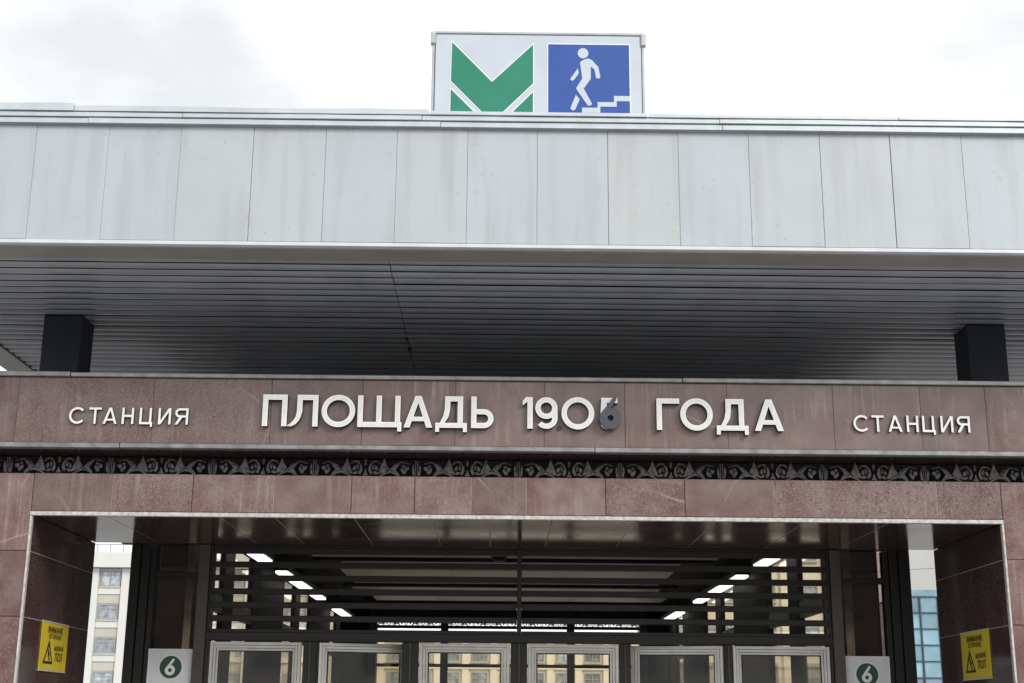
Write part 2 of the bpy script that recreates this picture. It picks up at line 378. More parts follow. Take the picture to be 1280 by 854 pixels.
part('flashing_gap', M['wframe'], cano, -4.70, 5.50, YF-.02, YF+.12, 5.585, 5.69)
part('roof_deck', M['roofd'], cano, XL-.2, XR+.2, YF+.17, 28.6, 5.565, 5.66)
# short posts between beam and canopy
for a, b in ((-3.80, -3.485), (3.60, 3.915)):
    p = part('canopy_post', M['navy'], ST, a, b, 10.60, 10.90, 4.088, 4.742, .006)
    part('cover_strip', M['navy'], p, (b-.075 if a < 0 else a+.006), (b-.006 if a < 0 else a+.075), 10.592, 10.601, 4.09, 4.738, .002)
    part('base_plate', M['navy'], p, a-.03, b+.03, 10.58, 10.92, 4.0865, 4.10, .003)
part('inner_soffit', M['slat'], cano, XL, XR, 13.52, 28.4, 4.755, 4.79)
for yy in (14.6, 27.2):
    for a, b in ((-3.80, -3.485), (3.60, 3.915)): part('canopy_post', M['navy'], ST, a+(.8 if a < 0 else -.8), b+(.8 if a < 0 else -.8), yy-.3, yy, 4.035, 4.75, .006)
# --- upper (lettered) beam
BX0, BX1 = -5.0, 5.05
YB = 9.85
beam = part('lettered_beam', M['grout'], ST, BX0+.02, BX1-.02, YB+.035, 11.58, 3.57, 4.04)
lj = [BX0, -4.30, -3.671, -2.681, -1.818, -1.15, -.468, .183, .775, 1.527, 2.309, 2.951, 3.434, 4.2, BX1]
tones = [.3, .25, .35, .55, .75, .6, .75, .9, .95, .9, .95, 1.0, .35, .6, .4]
for i, (a, b) in enumerate(zip(lj[:-1], lj[1:])):
    stone('granite_slab', GRAN, beam, a+.0006, b-.0006, YB+random.uniform(0, .003), YB+.034, 3.562, 4.048, tones[i], .0025, [.2, .3, .8, .7, .25, .2, .15, .1, .1, .1, .1, .1, .3, .2][i])
part('beam_coping', M['lip'], beam, BX0-.01, -3.30, YB-.03, 11.6, 4.052, 4.086, .004)
part('beam_coping', M['lip'], beam, -3.296, 1.2, YB-.024, 11.6, 4.052, 4.082, .004)
part('beam_coping', M['lip'], beam, 1.204, BX1+.01, YB-.028, 11.6, 4.052, 4.084, .004)
for a, b, d in ((BX0, -2.9, .0), (-2.896, .55, .003), (.554, BX1, .001)):
    part('beam_drip_edge', M['liplow'], beam, a, b, YB-.022+d, YB+.06, 3.522+d, 3.559, .004)
xx = [BX0, -4.0, -3.1, -2.35, -1.59, -.77, 0, .757, 1.53, 2.3, 3.1, 4.0, BX1]
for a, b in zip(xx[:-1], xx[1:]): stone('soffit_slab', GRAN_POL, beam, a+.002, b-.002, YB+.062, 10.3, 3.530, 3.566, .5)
# --- cast iron frieze
part('frieze_backing', M['black'], ST, BX0+.01, BX1-.01, 10.24, 11.5, 3.368, 3.526)
BW, FH = .758, .150
def ring(cx, cz, r, t): return [circ(cx, cz, r, r, 16), circ(cx, cz, r-t, r-t, 16)]
def band(pts, w_):
    L_, R_ = [], []
    for i, p in enumerate(pts):
        a = Vector(pts[max(0, i-1)]); b = Vector(pts[min(len(pts)-1, i+1)]); d = (b-a).normalized(); n_ = Vector((-d.y, d.x)); k = w_*(1-.5*abs(2*i/(len(pts)-1)-1))
        L_.append(tuple(Vector(p)+n_*k/2)); R_.append(tuple(Vector(p)-n_*k/2))
    return [L_+R_[::-1]]
def frieze_mb():
    b = MB()
    U = lambda px: (px-45)/735*BW; V = lambda py: (265-py)/135*FH
    P = lambda *q: [(U(a), V(c)) for a, c in q]
    b.box(0.005, .011, .002, .03, 0, FH*.85); b.box(BW-.011, BW-.005, .002, .03, 0, FH*.85)
    b.box(.0, BW, -.004, .03, -.002, .006)
    half = [
        ([P((96, 198), (118, 190), (132, 206), (122, 222), (104, 216))], -.008, .012),
        ([P((118, 226), (136, 212), (152, 196), (158, 216), (142, 240), (126, 242))], -.003, .014),
        ([P((128, 184), (146, 178), (150, 190), (136, 200))], .002, .014),
        ([P((66, 170), (78, 196), (72, 246), (58, 250), (62, 210))], .002, .016),
        ([P((160, 165), (190, 182), (232, 212), (205, 232), (162, 252), (196, 212))], -.008, .012),
        (band(P((96, 172), (150, 158), (205, 180), (250, 225), (300, 250), (330, 262)), .010), .006, .020),
        (band(P((160, 264), (200, 236), (240, 226), (278, 240), (318, 264)), .018), -.006, .016),
        ([P((278, 136), (296, 176), (324, 244), (270, 232), (242, 206), (262, 178))], -.010, .012),
        ([P((318, 206), (332, 186), (346, 192), (342, 212), (328, 222))], -.009, .012),
        ([P((346, 176), (362, 186), (364, 206), (352, 214), (352, 196))], -.003, .014),
        ([P((322, 232), (344, 222), (360, 226), (346, 242), (328, 244))], .000, .014),
        (band(P((306, 175), (325, 158), (352, 155), (376, 180), (380, 215), (362, 242)), .014), -.006, .014),
        ([P((385, 180), (392, 215), (378, 245), (362, 235), (372, 205))], -.008, .012),
        ([P((405, 145), (412.5, 145), (412.5, 185), (406, 180))], -.002, .014),
        ([P((412.5, 205), (412.5, 252), (392, 252), (404, 232))], -.006, .012)]
    for lps, a, c in half:
        b.prism(lps, a, c)
        b.prism([[(BW-x, z) for x, z in lp][::-1] for lp in lps], a+.0007, c)
    return b
fp = frieze_mb().build('frieze_panel', M['iron'], ST, (0, 0, 0))
xs = [0+BW*i for i in range(-6, 7)]
fp.location = Vector((xs[0], 10.12, 3.372))-WLOC[ST.name]; WLOC[fp.name] = Vector((xs[0], 10.12, 3.372))
for x_ in xs[1:]: again(fp, ST, (x_, 10.12+random.uniform(-.002, .002), 3.372))
# --- lintel and columns
W = 3.534; D0 = 10.0; D1 = 11.635; ZL = 3.055
lint = part('lintel', M['grout'], ST, -W, W, D0+.036, D1-.03, ZL+.03, 3.36)
ljo = [-W-.012, -2.966, -2.383, -1.788, -1.222, -.760, -.345, .059, .640, 1.220, 1.873, 2.578, 3.073, W+.012]
tn = [.6, .5, .2, .5, .35, .3, .45, .1, .25, .55, .35, .7, .45]
for i, (a, b) in enumerate(zip(ljo[:-1], ljo[1:])):
    stone('granite_slab', GRAN, lint, a+.0018, b-.0018, D0+random.uniform(0, .003), D0+.034, ZL+.030, 3.362, tn[i], .003, [.3, .7, .5, .2, .4, .5, .3, .2, .6, .2, .9, 1, 1][i])
so_j = [-W-.012, -3.0, -2.18, -1.78, -1.20, -.63, -.21, .25, .85, 1.45, 2.1, 2.72, W+.012]
for i, (a, b) in enumerate(zip(so_j[:-1], so_j[1:])):
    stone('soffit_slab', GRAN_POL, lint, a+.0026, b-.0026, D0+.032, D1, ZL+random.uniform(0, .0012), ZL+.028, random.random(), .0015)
part('edge_trim', M['edge'], lint, -W-.014, -.31, D0-.008, D0+.03, ZL-.004, ZL+.026, .003)
part('edge_trim', M['edge'], lint, -.308, W+.012, D0-.006, D0+.03, ZL-.003, ZL+.026, .003)
for k, x_ in enumerate(ljo[1:-1]):
    if k in (0, 2, 5, 6, 9, 10, 11): part('mortar_joint', M['mortar'], lint, x_-.0016, x_+.0016, D0+.0035, D0+.03, ZL+.032, 3.36)
for k, x_ in enumerate(so_j[1:-1]): part('mortar_joint', M['mortar'], lint, x_-.0022, x_+.0022, D0+.034, D1-.002, ZL+.0016, ZL+.026)
zj = [0, .46, .92, 1.39, 1.86, 2.328, 2.796]
for s in (-1, 1):
    x0, x1 = (-4.55, -W) if s < 0 else (W, 4.55)
    c = part('column', M['grout'], ST, min(x0, x1)+.036, max(x0, x1)-.036, D0+.036, D1-.036, 0, 3.36)
    xi = x1 if s < 0 else x0; xo = x0 if s < 0 else x1
    for i, z in enumerate(zj):
        zt = zj[i+1] if i < len(zj)-1 else ZL-.002
        ztf = zj[i+1] if i < len(zj)-1 else 3.362
        fx0, fx1 = min(xi, xo)+(.0 if s > 0 else 0), max(xi, xo)
        if s < 0: fx1 -= .014
        else: fx0 += .014
        stone('granite_slab', GRAN, c, fx0, fx1, D0+random.uniform(0, .002), D0+.034, z+.0018, ztf-.0018, [.3, .2, .3, .25, .15, .3, .2][i] if s < 0 else [.3, .3, .3, .2, .25, .3, .05][i])
        a, b = (xi-.034, xi) if s < 0 else (xi, xi+.034)
        if i: part('mortar_joint', M['mortar'], c, a+.002, b-.0006 if s < 0 else b-.002, D0+.037, D1-.003, z-.0022, z+.0022) if s < 0 else part('mortar_joint', M['mortar'], c, a+.0006, b-.002, D0+.037, D1-.003, z-.0022, z+.0022)
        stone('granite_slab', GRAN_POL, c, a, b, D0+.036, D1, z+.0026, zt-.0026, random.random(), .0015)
        a, b = (xo, xo+.034) if s < 0 else (xo-.034, xo)
        stone('granite_slab', GRAN, c, a, b, D0+.036, D1, z+.0016, ztf-.0016, random.random())
    stone('granite_slab', GRAN, c, min(xi, xo)+.036, max(xi, xo)-.036, D1-.034, D1+.001, 0, 3.36, .4)
    part('edge_trim', M['edge'], c, xi-.012 if s < 0 else xi-.004, xi+.004 if s < 0 else xi+.012, D0-.008, D0+.032, 0, ZL-.006, .003)
# --- entrance screen (bronze frame, louvre bars, side lights)
YD = 11.70
scr = part('entrance_screen', M['bronze'], ST, -2.60, 2.70, YD-.02, YD+.10, 2.262, 2.330, .004)
for a, b, d in ((-3.235, -3.16, .0), (-3.155, -3.085, .03), (-3.08, -3.035, .055)):
    part('frame_stile', M['bronze'], scr, a, b, YD-.03+d, YD+.12, 0, 3.052, .004)
for a, b, d in ((3.12, 3.165, .055), (3.17, 3.24, .03), (3.245, 3.335, .0)):
    part('frame_stile', M['bronze'], scr, a, b, YD-.03+d, YD+.12, 0, 3.052, .004)
for a, b in ((-2.665, -2.57), (2.655, 2.745)):
    part('frame_stile', M['bronzel'], scr, a, b, YD-.035, YD+.12, 0, 3.052, .004)
for a, b in ((-2.568, -2.545), (2.63, 2.653)):
    part('frame_stile', M['bronze'], scr, a, b, YD-.01, YD+.12, 0, 3.052, .003)
part('frame_stile', M['bronze'], scr, .018, .054, YD-.045, YD+.09, 2.333, 3.052, .003)
for a, b in ((-3.033, -2.667), (2.747, 3.118)):
    part('frame_transom', M['bronze'], scr, a, b, YD-.01, YD+.08, 2.775, 2.825, .003)
    part('side_pane', M['sideglass'], scr, a+.002, b-.002, YD+.030, YD+.036, 2.828, 3.05)
    part('side_pane', M['sideglass'], scr, a+.002, b-.002, YD+.030, YD+.036, .02, 2.772)
bar = part('louvre_bar', M['bronze'], scr, -2.543, .016, YD-.012, YD+.05, 2.983, 3.031, .003)
bar2 = part('louvre_bar', M['bronze'], scr, .056, 2.628, YD-.012, YD+.05, 2.983, 3.031, .003)
for i in range(7):
    z = 3.000-.1115*i-.022
    if i == 0: continue
    for q in (bar, bar2): again(q, scr, (WLOC[q.name].x, WLOC[q.name].y, z))
part('frame_transom', M['bronze'], scr, -2.543, 2.628, YD-.008, YD+.06, 3.030, 3.050, .003)
part('head_panel', M['bronze'], scr, -3.335, 3.345, YD+.0, YD+.10, 3.058, 3.78)
part('head_panel', M['bronze'], scr, -3.335, 3.345, D1+.003, YD-.002, 3.085, 3.75)
for a, b in ((-1.755, -1.64), (-.935, -.80), (-.032, .104), (.872, .966), (1.748, 1.812)):
    part('door_post', M['bronze'], scr, a, b, YD-.005, YD+.09, 0, 2.260, .004)
    m_ = (a+b)/2
    part('door_post', M['bronzel'], scr, m_-.008, m_+.008, YD-.018, YD-.006, 0, 2.258, .002)
def door(x0, x1, ajar=0, hinge=-1):
    """swing door, aluminium stepped frame, glass, pull bar; ajar in degrees, inward"""
    piv = x0 if hinge < 0 else x1; a = R(ajar)*(1 if hinge < 0 else -1)
    wd = x1-x0
    def T(b):
        v = []
        for (x, y, z) in b.v:
            dx, dy = x-piv, y-YD-.03; v.append((piv+dx*math.cos(a)-dy*math.sin(a), YD+.03+dx*math.sin(a)+dy*math.cos(a), z))
        b.v = v; return b
    h = 2.252; b = MB(); o_ = (x0, x1)
    for (p, q, dy) in ((0, .026, 0), (.028, .050, .006), (.052, .070, .014)):
        b.box(x0+p, x0+q, YD+.005+dy, YD+.055, .01+p, h-p, 0, .002); b.box(x1-q, x1-p, YD+.005+dy, YD+.055, .01+p, h-p, 0, .002)
        b.box(x0+q+.0005, x1-q-.0005, YD+.005+dy+.001, YD+.054, h-q, h-p, 0, .002); b.box(x0+q+.0005, x1-q-.0005, YD+.005+dy+.001, YD+.054, .01+p, .01+q+.05*(p > .05), 0, .002)
    d = T(b).build('door', M['alu'], ST)
    b = MB(); b.box(x0+.0705, x0+.079, YD+.022, YD+.05, .12, h-.0705); b.box(x1-.079, x1-.0705, YD+.022, YD+.05, .12, h-.0705); b.box(x0+.0795, x1-.0795, YD+.023, YD+.049, h-.079, h-.0705)
    T(b).build('gasket', M['gasket'], d)
    T(MB().box(x0+.0795, x1-.0795, YD+.033, YD+.039, .12, h-.0795)).build('pane', M['smoke'] if ajar or abs(x0+x1) > 2 else M['glass'], d)
    hx = x1-.13 if hinge < 0 else x0+.13
    T(MB().cyl((hx, YD-.04, .8), (hx, YD-.04, 1.3), .014).cyl((hx, YD-.04, .85), (hx, YD+.03, .85), .009).cyl((hx, YD-.04, 1.25), (hx, YD+.03, 1.25), .009)).build('handle', M['alu'], d)
door(-2.530, -1.775); door(-1.630, -.865, 16, -1); door(-.790, -.040); door(.112, .863); door(.975, 1.738, 10, 1); door(1.818, 2.625)
# --- hall behind the screen
part('hall_floor', M['floor'], ST, -3.0, 3.0, YD+.2, 27, .006, .02)
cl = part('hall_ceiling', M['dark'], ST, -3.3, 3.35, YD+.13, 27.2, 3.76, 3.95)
part('hall_roof', M['liptrim'], ST, -3.35, 3.4, 11.62, 27.3, 3.955, 4.03)
part('ceiling_beam', M['pier'], cl, -3.3, 3.35, YD+.125, YD+.30, 3.056, 3.758) if False else None
rows = [(12.0, 13.9, -2.7, 2.75), (13.95, 15.9, -2.7, 2.75), (15.95, 18.3, -2.6, 2.75), (18.5, 19.8, -2.3, 2.35), (19.9, 21.9, -2.42, 2.38), (22.2, 23.6, -2.55, 2.5), (23.7, 25.2, -2.35, 2.8), (25.4, 26.8, -2.3, 2.6)]
for i, (a, b, c, d) in enumerate(rows):
    xs_ = [c, c+(d-c)*.33, c+(d-c)*.67, d]
    for p, q in zip(xs_[:-1], xs_[1:]): part('ceiling_panel', M['ceil'], cl, p+.003, q-.003, a, b, 3.70+.004*(i % 2), 3.74, .004)
for i in (0, 1): pass
for y in (18.4, 22.05, 25.3): part('ceiling_beam', M['dark'], cl, -2.6, 2.7, y-.07, y+.07, 3.66, 3.757)
for s in (-1, 1):
    xw = 3.12*s; a, b = min(xw, xw+.04*s), max(xw, xw+.04*s)
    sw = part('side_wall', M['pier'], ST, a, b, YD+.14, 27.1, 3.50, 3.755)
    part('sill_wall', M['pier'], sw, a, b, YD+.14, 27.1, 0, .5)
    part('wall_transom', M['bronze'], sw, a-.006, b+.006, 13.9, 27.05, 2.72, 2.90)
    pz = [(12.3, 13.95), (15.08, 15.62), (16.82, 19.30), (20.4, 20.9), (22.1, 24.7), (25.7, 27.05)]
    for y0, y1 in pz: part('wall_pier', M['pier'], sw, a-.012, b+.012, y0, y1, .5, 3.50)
    gp = [(13.95, 15.08), (15.62, 16.82), (19.30, 20.4), (20.9, 22.1), (24.7, 25.7)]
    for y0, y1 in gp:
        part('side_pane', M['tint'], sw, a+.017, a+.023, y0, y1, .5, 2.72); part('side_pane', M['tint'], sw, a+.017, a+.023, y0, y1, 2.90, 3.50)
    # cladding pier just inside each side light
    x0, x1 = (-3.03, -2.80) if s < 0 else (2.88, 3.11)
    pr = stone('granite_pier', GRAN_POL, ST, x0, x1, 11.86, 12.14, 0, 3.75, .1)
# far end of the hall: posts, beams, openwork frieze against the sky, glazed below
ew = part('end_wall', M['dark'], ST, -2.62, 2.70, 27.0, 27.2, 3.565, 3.682)
part('end_beam', M['dark'], ew, -2.62, 2.70, 27.0, 27.12, 3.325, 3.38)
part('end_beam', M['dark'], ew, -2.62, 2.70, 27.0, 27.12, 3.500, 3.562)
part('end_transom', M['bronze'], ew, -2.62, 2.70, 27.0, 27.12, 2.60, 2.66)
part('end_beam', M['dark'], ew, -2.62, 2.70, 27.0, 27.12, 3.12, 3.215) if False else None
for x in (-2.62, -1.25, 1.18, 2.58): part('end_post', M['bronze'], ew, x, x+.14, 26.96, 27.22, 0, 3.75)
part('end_post', M['bronze'], ew, .02, .09, 27.0, 27.1, 0, 2.62)
for a, b in ((-2.48, -1.25), (-1.11, .02), (.09, 1.18), (1.32, 2.58)):
    part('end_pane', M['tint'], ew, a, b, 27.05, 27.056, .05, 2.60)
    part('end_pane', M['tint'], ew, a, b, 27.05, 27.056, 2.66, 3.20)
for a, b in ((-3.2, -2.62), (2.72, 3.2)): part('end_pier', M['pier'], ew, a, b, 26.95, 27.2, 0, 3.755)
for i in range(-4, 4):
    x_ = i*.655+.04
    o = again(fp, ew, (x_, 27.04, 3.372)); o.scale = (.86, 1, .86); o.data = fp.data; o.name = 'frieze_panel'

# ================================================================== LETTERING
def L_П(w, h, s): return [[(0, 0), (s, 0), (s, h-s), (w-s, h-s), (w-s, 0), (w, 0), (w, h), (0, h)]]
def L_Л(w, h, s):
    a = .30*w
    return [[(w-s, 0), (w, 0), (w, h), (a, h), (a, .48*h), (a-.03*w, .32*h), (.19*w, .18*h), (.10*w, .09*h), (0, .03*h), (0, 0), (.13*w, 0), (.27*w, .07*h), (.36*w, .17*h), (a+s-.05*w, .28*h), (a+s, .47*h), (a+s, h-s), (w-s, h-s)]]
def L_О(w, h, s): o = .012*h; return [circ(w/2, h/2, w/2, h/2+o, 44), circ(w/2, h/2, w/2-s, h/2+o-s, 44)]
def L_Щ(w, h, s):
    wm = w-.28*s; m = wm/2; t = .13*h
    return [[(0, 0), (w-s*.75, 0), (w-s*.75, -t), (w, -t), (w, s), (wm, s), (wm, h), (wm-s, h), (wm-s, s), (m+s/2, s), (m+s/2, h), (m-s/2, h), (m-s/2, s), (s, s), (s, h), (0, h)]]
def L_Ц(w, h, s):
    wm = w-.5*s; t = .16*h
    return [[(0, 0), (w-s*.9, 0), (w-s*.9, -t), (w, -t), (w, s), (wm, s), (wm, h), (wm-s, h), (wm-s, s), (s, s), (s, h), (0, h)]]
def L_А(w, h, s):
    q = .58*s; k = 1.12*s; ya = h-1.35*s; b0, b1 = .20*h, .20*h+.85*s; xl = lambda y: k+(w/2-k)*y/ya
    return [[(0, 0), (k, 0), (xl(b0), b0), (w-xl(b0), b0), (w-k, 0), (w, 0), (w/2+q, h), (w/2-q, h)], [(xl(b1), b1), (w-xl(b1), b1), (w/2, ya)]]
def L_Д(w, h, s):
    t = .13*h; f = .13*w; a = .30*w; e = s*.72
    return [[(0, -t), (e, -t), (e, 0), (w-e, 0), (w-e, -t), (w, -t), (w, s*.95), (w-f, s*.95), (w-f, h), (a, h), (a-.01*w, .60*h), (a-.05*w, .38*h), (f+.01*w, s*.95), (0, s*.95)],
            [(f+.06*w+.6*s, s*.95), (a-.05*w+s, .36*h), (a-.01*w+s, .58*h), (a+s, h-s), (w-f-s, h-s), (w-f-s, s*.95)]]
def L_Ь(w, h, s):
    r = .30*h
    return [[(0, 0)]+arc(w-r, r, r, r, -90, 90, 16)+[(s, 2*r), (s, h), (0, h)], [(s, s)]+arc(w-r, r, r-s, r-s, -90, 90, 14)+[(s, 2*r-s)]]
def L_Г(w, h, s): return [[(0, 0), (s, 0), (s, h-s), (w, h-s), (w, h), (0, h)]]
def L_Т(w, h, s): return [[(w/2-s/2, 0), (w/2+s/2, 0), (w/2+s/2, h-s), (w, h-s), (w, h), (0, h), (0, h-s), (w/2-s/2, h-s)]]
def L_Н(w, h, s): m = h*.5; return [[(0, 0), (s, 0), (s, m-s/2), (w-s, m-s/2), (w-s, 0), (w, 0), (w, h), (w-s, h), (w-s, m+s/2), (s, m+s/2), (s, h), (0, h)]]
def L_И(w, h, s): d = 1.15*s; q = 1.7*s; return [[(0, h), (0, 0), (d, 0), (w-s, h-q), (w-s, 0), (w, 0), (w, h), (w-d, h), (s, q), (s, h)]]
def L_С(w, h, s): c = w*.53; return [arc(c, h/2, c, h/2+.01*h, 42, 318, 30)+arc(c, h/2, c-s, h/2+.01*h-s, 318, 42, 30)]
def L_Я(w, h, s):
    r = .285*h
    return [[(w-s, 0), (w, 0), (w, h)]+arc(r, h-r, r, r, 90, 262, 16)+[(0, 0), (1.25*s, 0), (r+1.15*s, h-2*r), (w-s, h-2*r)], [(w-s, h-s)]+arc(r, h-r, r-s, r-s, 90, 270, 14)+[(w-s, h-2*r+s)]]
def D_1(w, h, s): return [[(w-s, 0), (w, 0), (w, h), (w-1.25*s, h), (0, h-.13*h), (0, h-.13*h-.85*s), (w-s, h-.85*s)]]
def D_9(w, h, s):
    r = w/2; th = math.degrees(math.acos((w-s-r)/r)); r2_ = r*.98
    return [arc(r, h-r, r, r, 0, 360-th, 34)+arc(r, r2_, r-s, r2_-s, 0, -140, 16)+arc(r, r2_, r, r2_, -140, 0, 18), circ(r, h-r, r-s, r-s, 26)]
def D_6(w, h, s): return [[(w-x, h-y) for x, y in lp] for lp in D_9(w, h, s)]
def D_5(w, h, s):
    cx, cy, rr_ = .47*w, .33*h, .33*h
    return [[(.94*w, h), (.12*w, h), (.06*w, .46*h), (.06*w+s*.9, .42*h)]+arc(cx, cy, .53*w-s, rr_-s, 120, -140, 18)+arc(cx, cy, .53*w, rr_, -140, 118, 20)[:-3]+[(.12*w+s, .66*h), (.12*w+s, h-s), (.94*w, h-s)]]
ZX = lambda px: -1.867+(px-330)*.005862
def letter(fn, parent, x0, x1, z, h, s, yf, depth, mats=None, face=True, name='letter', skew=0.):
    lps = [[(x+x0, y+z) for x, y in lp] for lp in fn(x1-x0, h, s)]
    b = MB(); b.prism(lps, yf, yf+depth, 0, 1)
    o = b.build(name, mats or [M['white'], M['side']], parent)
    if face:
        d = s*.2
        try:
            f = MB(); f.prism([inset(lps[0], d)]+[inset(lp, -d) for lp in lps[1:]], yf-.0015, yf+.002); f.build('face_plate', M['cream'], o)
        except Exception: pass
    return o
ZB = 3.688
sg = thing('station_name_lettering', 'large white raised capitals ПЛОЩАДЬ 1906 ГОДА across the middle of the granite beam', 'lettering', (0, YB-.04, ZB))
H, SW = .235, .0385
YT = YB-.047
for fn, a, b in ((L_П, 329.5, 360), (L_Л, 361, 398.4), (L_О, 402.7, 444.4), (L_Щ, 447.6, 502.4), (L_А, 505, 540.5), (L_Д, 544.4, 583.5), (L_Ь, 588.7, 616.5),
                 (D_1, 652.7, 665.2), (D_9, 668.4, 696), (L_О, 701, 741.7), (L_Г, 819.5, 848), (L_О, 849, 889.5), (L_Д, 894, 933.6), (L_А, 941.5, 977.5)):
    letter(fn, sg, ZX(a), ZX(b), ZB, H, SW, YT, .046)
letter(D_5, sg, ZX(748), ZX(772.5), ZB, H, SW, YT, .046)
def D_6b(w, h, s):
    r = w/2; c = [(r+r*math.cos(R(a)), r+r*math.sin(R(a))) for a in [158+i*270/30 for i in range(31)]]
    return [c+[(r*1.02, 2*r-.008), (.80*w, h*.97), (.70*w, h), (.60*w, h*.98), (.50*w, h*.86)], circ(r, r, r-s, r-s, 20)]
o = letter(D_6b, sg, ZX(748), ZX(775.5), ZB-.001, H*1.0, .058, YT-.022, .020, [M['lgrey'], M['side']], False); o['label'] = 'dark grey digit 6 mounted over a white digit 5'
MB().prism(ring(ZX(698.6), ZB+.014, .016, .005), YB-.012, YB-.001).build('fixing_ring', M['side'], sg)
for cx, lab in (((89.3, 113.8, 131.5, 154.9, 176.7, 200.0, 220.8, 238), 'small white capitals СТАНЦИЯ at the left end of the beam, before the big station name'),
                ((1065.5, 1088.3, 1109.0, 1132.0, 1151.5, 1174.5, 1195.0, 1211), 'small white capitals СТАНЦИЯ at the right end of the beam, after the big station name')):
    zb = 3.697 if cx[0] < 500 else 3.695
    t = thing('side_lettering', lab, 'lettering', (ZX(cx[3]), YB-.02, zb), 'small СТАНЦИЯ lettering at both ends of the beam')
    ws = (19.5, 15.4, 17.4, 14.6, 16.2, 15.6, 16.2)
    for fn, a, wd in zip((L_С, L_Т, L_А, L_Н, L_Ц, L_И, L_Я), cx[:7], ws):
        letter(fn, t, ZX(a), ZX(a+wd), zb, .121, .016, YB-.026, .024, None, False)

# ================================================================== SIGNS
# roof sign
RS = thing('roof_sign', 'pale rooftop sign box with green M mark and blue underpass stairs pictogram', 'sign', (.11, 9.1, 5.66))
YS = 8.99
part('sign_panel', M['panel'], RS, -.632, .850, YS, YS+.16, 5.66, 6.418, .004)
part('sign_frame', M['signmetal'], RS, -.650, .868, YS-.006, YS+.17, 6.421, 6.440, .003)
for x in (-.655, .854): part('sign_frame', M['signmetal'], RS, x, x+.018, YS-.002, YS+.166, 5.66, 6.417, .003)
for x in (-.668, .848): part('sign_bracket', M['signmetal'], RS, x, x+.036, YS-.018, YS+.03, 6.335, 6.428, .006)
SX = lambda u: -.513+(u-237)*(.585/364); SZ = lambda v: 6.345-(v-131)*(.545/310)
def sp(pts, y, mat, nm, d=.004): return MB().prism([[(SX(a), SZ(b)) for a, b in lp] for lp in pts], YS-y, YS-y+d).build(nm, mat, RS)
def edged(pts, y, mat, nm):
    lp = [[(SX(a), SZ(b)) for a, b in l_] for l_ in pts]
    MB().prism([inset(lp[0], -.006)]+[inset(l_, .006) for l_ in lp[1:]], YS-y+.001, YS-y+.004).build('emblem_outline', M['white'], RS)
    return MB().prism(lp, YS-y, YS-y+.0035).build(nm, mat, RS)
edged([[(237, 126), (418, 303), (601, 133), (601, 308), (421, 480), (235, 300)]], .004, M['green'], 'chevron_emblem')
edged([[(235, 336), (380, 475), (235, 475)]], .004, M['green'], 'corner_emblem')
edged([[(601, 346), (601, 478), (466, 478)]], .004, M['green'], 'corner_emblem')
edged([[(668, 131), (1031, 131), (1031, 452), (668, 452)]], .004, M['blue'], 'pictogram_panel')
sp([[(745, 437), (818, 437), (818, 413), (887, 413), (887, 388), (960, 388), (960, 360), (1031, 360), (1031, 383), (972, 383), (972, 408), (899, 408), (899, 435), (830, 435), (830, 452), (745, 452)]], .007, M['panel'], 'stairs_pictogram', .003)
fig = MB()
fig.prism([[(SX(824+24*math.cos(a)), SZ(171+23*math.sin(a))) for a in [i*math.pi/12 for i in range(24)]]], YS-.007, YS-.004)
for lp in ([(810, 212), (826, 201), (846, 194), (862, 200), (892, 232), (901, 276), (896, 283), (882, 283), (874, 243), (858, 230), (858, 285), (826, 329), (862, 394), (857, 404), (844, 404), (795, 334), (793, 326), (820, 284)],
           [(801, 238), (804, 262), (782, 292), (772, 295), (766, 287)], [(791, 357), (808, 376), (788, 422), (778, 427), (767, 420), (768, 412)]):
    fig.prism([[(SX(a), SZ(b)) for a, b in lp]], YS-.007, YS-.004)
fig.build('walker_pictogram', M['panel'], RS)
# exit number boards
def number_board(x0, x1, zt, lab):
    t = thing('exit_board', lab, 'sign', ((x0+x1)/2, YD, zt-.62), 'exit number boards on the side lights'); y = YD+.012
    part('board', M['card'], t, x0+.008, x1-.008, y, y+.012, zt-.62, zt-.008)
    b = MB(); b.box(x0, x0+.008, y-.002, y+.013, zt-.62, zt); b.box(x1-.008, x1, y-.002, y+.013, zt-.62, zt); b.box(x0+.0082, x1-.0082, y-.002, y+.013, zt-.0078, zt)
    b.build('border', M['white'], t)
    cx, cz = (x0+x1)/2, zt-.148
    MB().prism([circ(cx, cz, .101), circ(cx, cz, .092)], y-.004, y-.0002).build('disc_ring', M['white'], t)
    MB().prism([circ(cx, cz, .0915)], y-.003, y-.0002).build('disc', M['dgreen'], t)
    # the figure: straight slanting stem into a round bowl
    r = .042; s = .026; c0 = (cx-.004, cz-.024)
    stem = [(cx+.010, cz+.068), (cx+.028, cz+.060)]
    lp = [(c0[0]+r*math.cos(R(a)), c0[1]+r*math.sin(R(a))) for a in [165+i*(360-75)/26 for i in range(27)]] + [(cx+.006, cz+.020), (cx+.031, cz+.058), (cx+.026, cz+.067), (cx+.015, cz+.070)]
    MB().prism([lp, circ(c0[0], c0[1], r-s, r-s, 18)], y-.006, y-.0032).build('digit', M['white'], t)
number_board(-3.038, -2.655, 2.190, 'grey board with white 6 on green disc, at the left end of the door row')
number_board(2.738, 3.122, 2.178, 'grey board with white 6 on green disc, at the right end of the door row')
